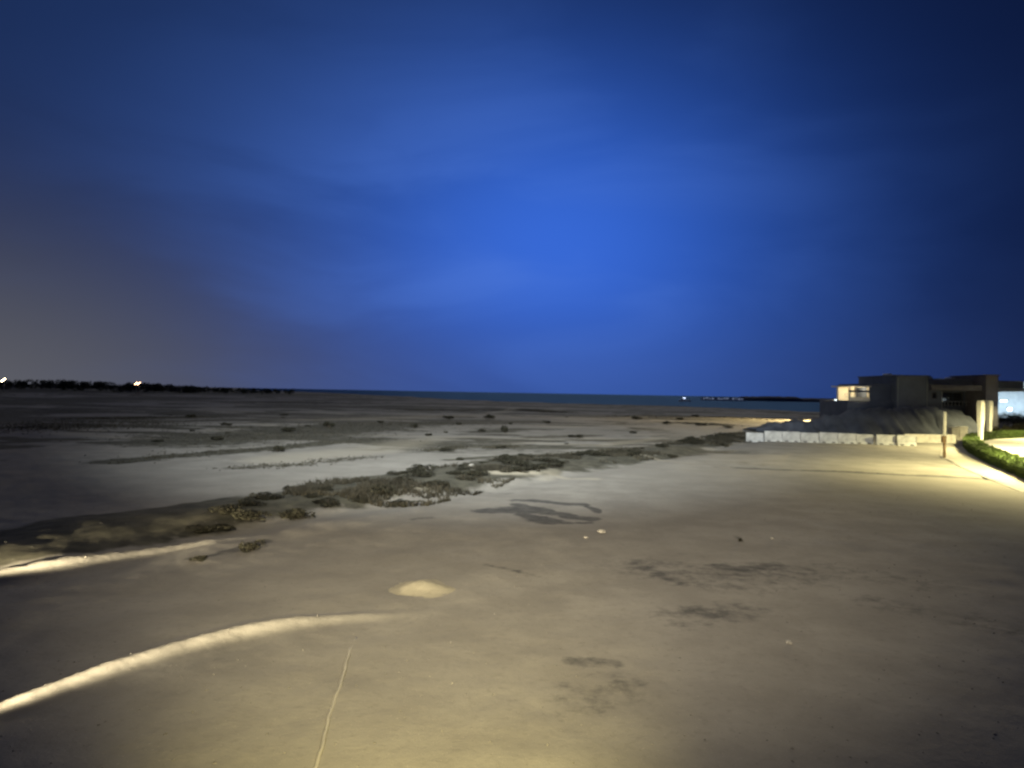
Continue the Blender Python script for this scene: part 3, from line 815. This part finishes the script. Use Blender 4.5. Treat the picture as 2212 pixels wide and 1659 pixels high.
for (x, y, w, h, lab) in ((1905, 924, 16, 9, 'small dark bush behind the right end of the barrier row'), (1795, 922, 12, 6, 'tiny bush at the foot of the dark bund'), (1852, 926, 12, 5, 'low weed behind the middle barriers')):
    p = PD(x, y+8, 73.0); s = 73/FP
    e = shrub(p.x, 71.5, w*s, h*s*2.2, lab, None, 1)

# ------------------------------------------------------------------ the dark house
HY = 96.0
def hx(x): return PD(x, 860, HY).x
def hz_(x, y): return PD(x, y, HY).z
house = empty('modern_house', (hx(1990), HY, 0)); tag(house, 'large dark flat-roofed house with a lit terrace at its left end', 'house')
def hbox(name, x0, x1, ytop, ybot, m, dy0=0.0, dy1=8.0, parent=None, bevel=0.03):
    X0, X1 = hx(x0), hx(x1); zt = hz_((x0+x1)/2, ytop); zb = 0 if ybot is None else hz_((x0+x1)/2, ybot)
    bm = bmesh.new(); box(bm, ((X0+X1)/2-house.location.x, (dy0+dy1)/2, (zt+zb)/2), (X1-X0, dy1-dy0, zt-zb), bevel)
    return bm_obj(name, bm, m, parent or house)
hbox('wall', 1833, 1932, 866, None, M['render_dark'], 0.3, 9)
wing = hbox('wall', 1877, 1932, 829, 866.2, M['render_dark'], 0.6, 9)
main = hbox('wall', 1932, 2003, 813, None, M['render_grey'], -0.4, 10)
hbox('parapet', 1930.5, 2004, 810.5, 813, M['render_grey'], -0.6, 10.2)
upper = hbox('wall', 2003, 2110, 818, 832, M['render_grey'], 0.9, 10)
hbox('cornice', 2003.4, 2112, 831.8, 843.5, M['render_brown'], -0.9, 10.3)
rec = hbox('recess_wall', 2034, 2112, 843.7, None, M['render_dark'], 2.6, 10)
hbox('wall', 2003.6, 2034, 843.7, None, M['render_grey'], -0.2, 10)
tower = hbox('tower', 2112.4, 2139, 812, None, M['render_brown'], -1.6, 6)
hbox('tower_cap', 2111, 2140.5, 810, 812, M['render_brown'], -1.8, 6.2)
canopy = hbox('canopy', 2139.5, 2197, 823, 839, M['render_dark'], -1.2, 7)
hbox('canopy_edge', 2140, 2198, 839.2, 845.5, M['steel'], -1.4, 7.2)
def window(x0, x1, y0, y1, dy, parent=house):
    X0, X1 = hx(x0), hx(x1); zt, zb = hz_((x0+x1)/2, y0), hz_((x0+x1)/2, y1)
    cx, cz = (X0+X1)/2-house.location.x, (zt+zb)/2; w, h = X1-X0, zt-zb
    bm = bmesh.new()
    for (c, s) in (((cx, dy-0.03, zt-0.04), (w, 0.12, 0.09)), ((cx, dy-0.03, zb+0.04), (w, 0.12, 0.09)),
                   ((X0-house.location.x+0.04, dy-0.03, cz), (0.09, 0.12, h-0.18)), ((X1-house.location.x-0.04, dy-0.03, cz), (0.09, 0.12, h-0.18))):
        box(bm, c, s)
    f = bm_obj('window', bm, M['frame'], parent)
    n = max(1, round(w/1.3))
    for k in range(n):
        bm = bmesh.new(); box(bm, (cx-w/2+0.09+(k+0.5)*(w-0.18)/n, dy-0.01, cz), ((w-0.18)/n-0.05, 0.04, h-0.18)); bm_obj('pane', bm, M['glass_dark'], f)
window(2011, 2021, 848, 861, -0.2)
window(2042, 2105, 847, 876, 2.6)
for (x, w, y0, dy) in ((1945, 7, 805.5, 3.0), (1972, 10, 807.2, 5.0), (2040, 12, 812, 4.0), (2085, 8, 814, 3.0)): hbox('roof_unit', x, x+w, y0, 810.4 if x < 2003 else 817.8, M['steel'], dy, dy+1.6, None, 0.05)
for x in (1935, 1998, 2030): hbox('downpipe', x, x+0.9, 816 if x < 2003 else 846, None, M['steel'], -0.52, -0.42, None, 0.02)
for k in range(9): hbox('railing_bar', 2040+k*8, 2040.5+k*8, 868, 878, M['steel'], 1.6, 1.65, None, 0.0)
hbox('handrail', 2036, 2110, 867.2, 868, M['steel'], 1.58, 1.66, None, 0.0)
# lit terrace
hbox('terrace_roof', 1831, 1878, 833.5, 836, M['cream_wall'], -0.5, 5)
hbox('terrace_back_wall', 1835.5, 1876.5, 836.2, 866.4, M['cream_wall'], 3.4, 3.9)
for x in (1834, 1847, 1874.5): hbox('terrace_column', x, x+1.6, 836.2, 866.1, M['cream_wall'], -0.2, 0.2, None, 0.01)
hbox('terrace_beam', 1833, 1877, 843, 847.5, M['render_dark'], -0.35, 0.0)
hbox('terrace_parapet', 1833.3, 1876.6, 858.5, 866.1, M['cream_wall'], -0.30, -0.05)
lt = hbox('terrace_window', 1850, 1873, 848.5, 857.5, M['lit_window'], 3.2, 3.38)
for t in (0.2, 0.5, 0.8):
    x = hx(1834+t*42)
    point_light('terrace_light', (x, HY+1.4, hz_(1855, 838.5)-0.15), 90, (1.0, 0.82, 0.48), None, 0.15)
# small lit garden wall left of the house
e = empty('garden_wall', (hx(1812), 110, 0)); tag(e, 'short pale lit garden wall at the left foot of the house', 'wall')
for (x0, x1, yt, yb) in ((1795, 1831, 886.5, 895), (1826, 1832, 876, 886.3)):
    X0, X1 = PD(x0, 880, 110).x, PD(x1, 880, 110).x; zt = PD(x0, yt, 110).z; zb = max(0, PD(x0, yb, 110).z) if yt < 880 else 0
    bm = bmesh.new(); box(bm, ((X0+X1)/2-e.location.x, 0, (zt+zb)/2), (X1-X0, 0.4, zt-zb), 0.02); bm_obj('wall_panel', bm, M['cream_wall'], e)

# floodlit building beyond on the right, with trees before it
fy = 170.0
fb = empty('floodlit_building', (PD(2240, 880, fy).x, fy, 0)); tag(fb, 'pale building washed in bluish white floodlight at the right edge', 'building')
def fbox(name, x0, x1, y0, y1, m, d0, d1):
    X0, X1 = PD(x0, 880, fy).x, PD(x1, 880, fy).x; xm = (x0+x1)/2
    zt = PD(xm, y0, fy).z; zb = 0 if y1 is None else PD(xm, y1, fy).z
    bm = bmesh.new(); box(bm, ((X0+X1)/2-fb.location.x, (d0+d1)/2, (zt+zb)/2), (X1-X0, d1-d0, zt-zb), 0.03); return bm_obj(name, bm, m, fb)
fbox('wall', 2130, 2360, 828, None, M['cream_wall'], 0, 14)
fbox('parapet', 2128, 2362, 825.5, 828, M['white_plastic'], -0.3, 14.3)
for k in range(5):
    q = PD(2150+k*32, 893, fy-7)
    spot_light('flood_light', (q.x, fy-6.5, 1.2), (q.x+0.3, fy, 5.0), 1900, (0.46, 0.68, 1.0), 120, 1.0, None, 0.3)
fl = empty('floodlight', (PD(2181, 880, fy-8).x, fy-8, 0)); tag(fl, 'bright cold floodlight on a low post between the right-hand trees', 'floodlight')
bm = bmesh.new(); tube(bm, [(0, 0, -0.2), (0, 0, PD(2181, 886, fy-8).z-0.5)], 0.07, 8); bm_obj('pole', bm, M['steel'], fl, True)
zc = PD(2181, 884, fy-8).z
bm = bmesh.new(); box(bm, (0, 0.15, zc), (1.1, 0.3, 0.7), 0.05); hd = bm_obj('housing', bm, M['steel'], fl)
bm = bmesh.new(); box(bm, (0, -0.02, zc), (0.95, 0.05, 0.55), 0.02); bm_obj('lens', bm, M['lamp_cold'], hd)

def tree(x, y, h, cw, label, seed, n=2600, group='trees by the right edge'):
    rng = np.random.RandomState(seed)
    e = empty('broadleaf_tree', (x, y, 0)); tag(e, label, 'tree', group)
    blobs = []; bm = bmesh.new()
    tube(bm, [(0, 0, -0.2), (0.05, 0, h*0.3), (0.1, 0.05, h*0.62)], [0.2*h/5, 0.14*h/5, 0.07*h/5], 8)
    for k in range(13):
        a = rng.rand()*6.28; rr = rng.rand()**0.55*cw*0.42; z = h*(0.42+0.42*rng.rand()*(1-rr/cw))
        blobs.append((math.cos(a)*rr, math.sin(a)*rr, z, cw*(0.12+0.09*rng.rand()), 0.8))
        tube(bm, [(0.05, 0, h*0.28), (math.cos(a)*rr*0.5, math.sin(a)*rr*0.5, z*0.8), (math.cos(a)*rr, math.sin(a)*rr, z)], [0.05*h/5, 0.035*h/5, 0.015*h/5], 5)
    bm_obj('trunk', bm, M['bark'], e, True)
    me = leaf_mesh('crown', clump_spots(rng, n, blobs), 0.13*h/4, rng)
    link_mesh('crown', me, M['leaf_tree'], e)
for i, (x, ytop, Yd, cw, lab) in enumerate([(2153, 893, 120, 6.0, 'dark rounded tree just right of the tall posts'), (2176, 902, 112, 5.0, 'low tree under the bright floodlight at the right edge'),
        (2203, 894, 118, 6.5, 'taller tree at the right edge beside the floodlit wall'), (2226, 896, 105, 6.0, 'tree cut by the right edge of the picture')]):
    q = PD(x, ytop, Yd); tree(q.x, Yd, q.z*1.12, cw, lab, 20+i)
for i, (x, y, w, h, lab) in enumerate([(2165, 940, 34, 26, 'olive bush behind the hedge, right of the posts'), (2188, 939, 36, 30, 'larger olive bush behind the hedge near the right edge'), (2210, 938, 36, 34, 'lit olive bush behind the hedge at the right edge')]):
    p = P(x, y); s = p.y/FP
    shrub(p.x, p.y, w*s, h*s, lab, None, i+2)

# ------------------------------------------------------------------ lamps of the place
# lamp with an arm behind the tall posts
q = PD(2142, 865, 92.0)
street_lamp(q.x, 92.0, q.z-0.15, 1.3, 'street lamp with a short lit arm behind the tall posts', 900, WARM, 'street lamps by the hedge', 'lamp_cold', 0.06, (1, 0), (0.75, 0.35, 0.12), 0.0)
# lamps along the footpath; the nearest ones stand just outside the picture
street_lamp(32.0, 37.0, 7.0, 0.8, 'nearest street lamp beside the footpath just beyond the right edge', 26000, WARM, 'street lamps by the hedge', 'lamp_warm', 0.08, (0.3, 0.95), z=0.05)
street_lamp(45.0, 55.0, 7.0, 0.8, 'middle street lamp over the forecourt beyond the right edge', 32000, WARM, 'street lamps by the hedge', 'lamp_warm', 0.08, (0.3, 0.95), z=0.05)
street_lamp(60.0, 74.0, 7.0, 0.8, 'farthest street lamp over the forecourt beyond the right edge', 16000, WARM, 'street lamps by the hedge', 'lamp_warm', 0.08, (0.3, 0.95), z=0.05)
# lamp behind the house's left end
q = PD(1807, 865.5, 142.0)
spot_light('yard_light', (q.x-4, 138.0, 6.0), (q.x-13, 128.0, 0), 130000, (1.0, 0.76, 0.36), 110, 0.9)
# far lamps on the left horizon
def far_flood(x, y, Yd, w, h, tilt, label, m, group):
    q = PD(x, y, Yd)
    e = empty('area_floodlight', (q.x, Yd, 0)); tag(e, label, 'floodlight', group)
    bm = bmesh.new(); tube(bm, [(0, 0.5, -1), (0, 0.5, q.z)], [0.16, 0.10], 8); bm_obj('mast', bm, M['steel'], e, True)
    bm = bmesh.new(); box(bm, (0, 0.2, 0), (w, 0.3, h), 0.05, (-tilt, 'Y')); hb = bm_obj('housing', bm, M['steel'], e); hb.location = (0, 0, q.z)
    bm = bmesh.new(); box(bm, (0, 0.0, 0), (w*0.94, 0.06, h*0.8), 0.02, (-tilt, 'Y')); l_ = bm_obj('lens', bm, M[m], hb)
far_flood(293.5, 828.6, 330, 1.9, 0.45, rad(40), 'left of the twin orange lamps on the left horizon', 'lamp_orange', 'floodlights on the left horizon')
far_flood(300.0, 828.4, 330, 1.9, 0.45, rad(40), 'right of the twin orange lamps on the left horizon', 'lamp_orange', 'floodlights on the left horizon')
far_flood(7.0, 821.0, 330, 2.6, 0.75, rad(35), 'warm lamp on the left horizon at the picture edge', 'lamp_warm', 'floodlights on the left horizon')
far_flood(1808, 866.5, 142, 0.95, 0.55, rad(-6), 'cold white lamp on a post left of the lit terrace', 'lamp_cold', None)
# far quay and a boat
bo = PD(1478, 857.5, 620)
e = empty('small_boat', (bo.x, 620, -1.0)); tag(e, 'small far boat with one white light on the sea', 'boat')
bm = bmesh.new()
secs = [(-5, 0.7, 0.9), (-3, 1.3, 1.1), (1, 1.5, 1.1), (4, 0.9, 1.4), (5.8, 0.05, 1.8)]
pr = None
for x, w, z in secs:
    r_ = [bm.verts.new(v) for v in ((x, -w, z), (x, -w*0.6, -0.3), (x, w*0.6, -0.3), (x, w, z))]
    if pr:
        for k in range(4): bm.faces.new((pr[k], pr[(k+1) % 4], r_[(k+1) % 4], r_[k]))
    pr = r_
bm_obj('hull', bm, M['hull'], e)
bm = bmesh.new(); box(bm, (-1, 0, 1.9), (3.5, 1.8, 1.7), 0.1); bm_obj('cabin', bm, M['hull'], e)
bm = bmesh.new(); box(bm, (0, -0.3, 3.1), (2.2, 0.5, 0.8), 0.1); bm_obj('deck_light', bm, M['lamp_far'], e)
qy = 840.0
qa, qb = PD(1518, 860, qy), PD(1606, 862, qy)
e = empty('quay_sheds', ((qa.x+qb.x)/2, qy, -0.5)); tag(e, 'long low faintly lit shed on the far shore right of the boat', 'building')
L = qb.x-qa.x
bm = bmesh.new(); box(bm, (0, 4, 1.4), (L, 8, 3.8), 0.1); bm_obj('wall', bm, M['hull'], e)
for k in range(14):
    if k in (4, 9): continue
    bm = bmesh.new(); box(bm, (-L/2+(k+0.5)*L/14, -0.08, 2.0+0.4*math.sin(k*1.9)), (L/14*0.7, 0.12, 1.2+0.5*math.sin(k*2.7))); bm_obj('lit_bay', bm, M['lit_quay'], e)
bm = bmesh.new(); box(bm, (0, 4, 3.5), (L+1, 9, 0.35), 0.05); bm_obj('roof', bm, M['gravel'], e)

# ------------------------------------------------------------------ near sand: heap and line shaped for reflections, stones
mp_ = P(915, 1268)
def reflection_mound():  # pale heap added to stand in for a window reflection
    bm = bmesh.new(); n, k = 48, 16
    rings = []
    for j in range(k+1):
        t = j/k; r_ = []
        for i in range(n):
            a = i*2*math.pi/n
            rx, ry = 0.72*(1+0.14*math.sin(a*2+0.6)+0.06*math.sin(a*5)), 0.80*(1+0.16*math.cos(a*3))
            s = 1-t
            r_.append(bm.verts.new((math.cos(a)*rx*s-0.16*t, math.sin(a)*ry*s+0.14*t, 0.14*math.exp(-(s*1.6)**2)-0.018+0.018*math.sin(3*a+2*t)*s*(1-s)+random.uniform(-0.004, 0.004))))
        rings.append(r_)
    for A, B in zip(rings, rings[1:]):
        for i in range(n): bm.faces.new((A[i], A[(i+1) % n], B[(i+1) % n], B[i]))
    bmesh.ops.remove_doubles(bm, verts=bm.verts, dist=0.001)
    o = bm_obj('reflection_heap', bm, M['reflection_sand'], None, True, (mp_.x, mp_.y, gz(mp_.x, mp_.y))); o.rotation_euler = (0, 0, -0.5)
    tag(o, 'small pale heap shaped in place of a window reflection near the bottom centre', 'sand heap')
reflection_mound()
pts_ = []
ctrl = [P(x, y) for x, y in ((640, 1800), (665, 1720), (682, 1655), (700, 1590), (722, 1515), (742, 1450), (758, 1400), (770, 1366))]
for a, b in zip(ctrl, ctrl[1:]):
    for k in range(6): pts_.append(a.lerp(b, k/6))
bm = bmesh.new(); tube(bm, [(p.x+0.012*math.sin(i*0.5)+0.006*math.sin(i*1.7), p.y, gz(p.x, p.y)+0.004+0.010*math.sin(i*0.45)-(0.02 if i > 36 else 0)) for i, p in enumerate(pts_)], 0.026, 8)
tag(bm_obj('reflection_line', bm, M['reflection_line'], None, True), 'thin pale tube laid in place of a reflected edge line at the bottom left', 'reflection_line')  # tube added to stand in for a reflected edge line
def stone_mesh(seed):
    r_ = random.Random(seed); bm = bmesh.new(); bmesh.ops.create_icosphere(bm, subdivisions=2, radius=1)
    for v in bm.verts: v.co *= r_.uniform(0.82, 1.12); v.co.z *= 0.55
    me = bpy.data.meshes.new('stone'); bm.to_mesh(me); bm.free(); me.materials.append(M['stone']); return me
SM = [stone_mesh(i) for i in range(3)]
for i, (x, y, s, lab) in enumerate([(1299, 1152, 9, 'pale stone on the sand just below the dark damp patch'), (1265, 1163, 5, 'smaller pale stone left of the one below the damp patch'),
        (1704, 1386, 8, 'pale stone on the sand at the lower right'), (1018, 1014, 6, 'white stone at the near edge of the scrub belt'), (1668, 1165, 4, 'tiny pale stone on the sand below the barriers')]):
    p = P(x, y); o = bpy.data.objects.new('stone', SM[i % 3]); C.objects.link(o)
    sc = s*p.y/FP; o.scale = (sc, sc, sc); o.location = (p.x, p.y, gz(p.x, p.y)+sc*0.2); tag(o, lab, 'stone')
def pebbles():
    rng = np.random.RandomState(12); V = []; F = []
    base = [(1, 0, 0), (-1, 0, 0), (0, 1, 0), (0, -1, 0), (0, 0, 0.7), (0, 0, -0.7)]
    fc = [(0, 2, 4), (2, 1, 4), (1, 3, 4), (3, 0, 4), (2, 0, 5), (1, 2, 5), (3, 1, 5), (0, 3, 5)]
    n = 2600
    R = 7+33*rng.rand(n)**1.2; A = np.radians(rng.uniform(-42, 42, n)); X = R*np.sin(A); Y = R*np.cos(A); Z = ground_height(X, Y)
    for x, y, z in zip(X, Y, Z):
        s = 0.008+0.022*rng.rand()**3; a = rng.rand()*6.28; k = len(V)
        for bx, by, bz in base:
            q = rng.uniform(0.7, 1.3)
            V.append((x+s*q*(bx*math.cos(a)-by*math.sin(a)), y+s*q*(bx*math.sin(a)+by*math.cos(a)), z+s*bz*q*0.8))
        F += [tuple(k+j for j in f) for f in fc]
    me = bpy.data.meshes.new('pebbles'); me.from_pydata(V, [], F); me.update()
    tag(link_mesh('pebbles', me, M['pebble']), 'small pebbles strewn over the near sand', 'pebbles', kind='stuff')
pebbles()

# ------------------------------------------------------------------ wall and roof lights of the viewpoint building; added near fill and left spots
spot_light('wall_lamp', (-0.1, 1.5, 2.9), (-0.95, 7.4, 0), 5000, (1.0, 0.85, 0.36), 56, 1.0, None, 0.25)
spot_light('roof_floodlight', (-3.0, -10.0, 24.0), (-3.0, 160.0, 0), 440000, (0.89, 0.97, 1.0), 61, 1.0, None, 0.6)
spot_light('near_fill', (-3.0, -5.0, 11.0), (3.0, 40.0, 0), 35000, (1.0, 0.88, 0.66), 64, 1.0, None, 0.5)  # added fill to brighten the near sand
# added unseen spots that light up the two glare ridges
def added_spot(loc, tgt, watts, deg, label):
    e = empty('added_spot', (loc[0], loc[1], gz(loc[0], loc[1]))); tag(e, label, 'spotlight', 'added spots left of the picture')
    bm = bmesh.new(); zr = loc[2]-e.location.z; tube(bm, [(0, 0, -0.1), (0, 0, zr-0.05)], 0.02, 8); bm_obj('spike', bm, M['frame'], e)
    d = (Vector(tgt)-Vector(loc)).normalized()
    bm = bmesh.new(); c = Vector((0, 0, zr)); tube(bm, [c-d*0.22, c-d*0.04], [0.05, 0.07], 12); bm_obj('housing', bm, M['frame'], e, True)
    sl = spot_light('spot', loc, tgt, watts, (1.0, 0.86, 0.58), deg, 0.8, e, 0.03)
    sl.scale = (1, 0.07, 1)                      # beam flattened to a wide slit
r1 = GLARE_RIDGE1; r2 = GLARE_RIDGE2
added_spot((-6.7, 6.2, gz(-6.7, 6.2)+0.17), (-6.0, 11.0, gz(-6.0, 10.2)+0.12), 13000, 90, 'added unseen spot that lights the near glare ridge')
added_spot((-12.2, 11.8, gz(-12.2, 11.8)+0.18), (-10.2, 17.4, gz(-10.0, 17.4)+0.13), 15000, 84, 'added unseen spot that lights the far glare ridge')

scene.render.engine = 'CYCLES'
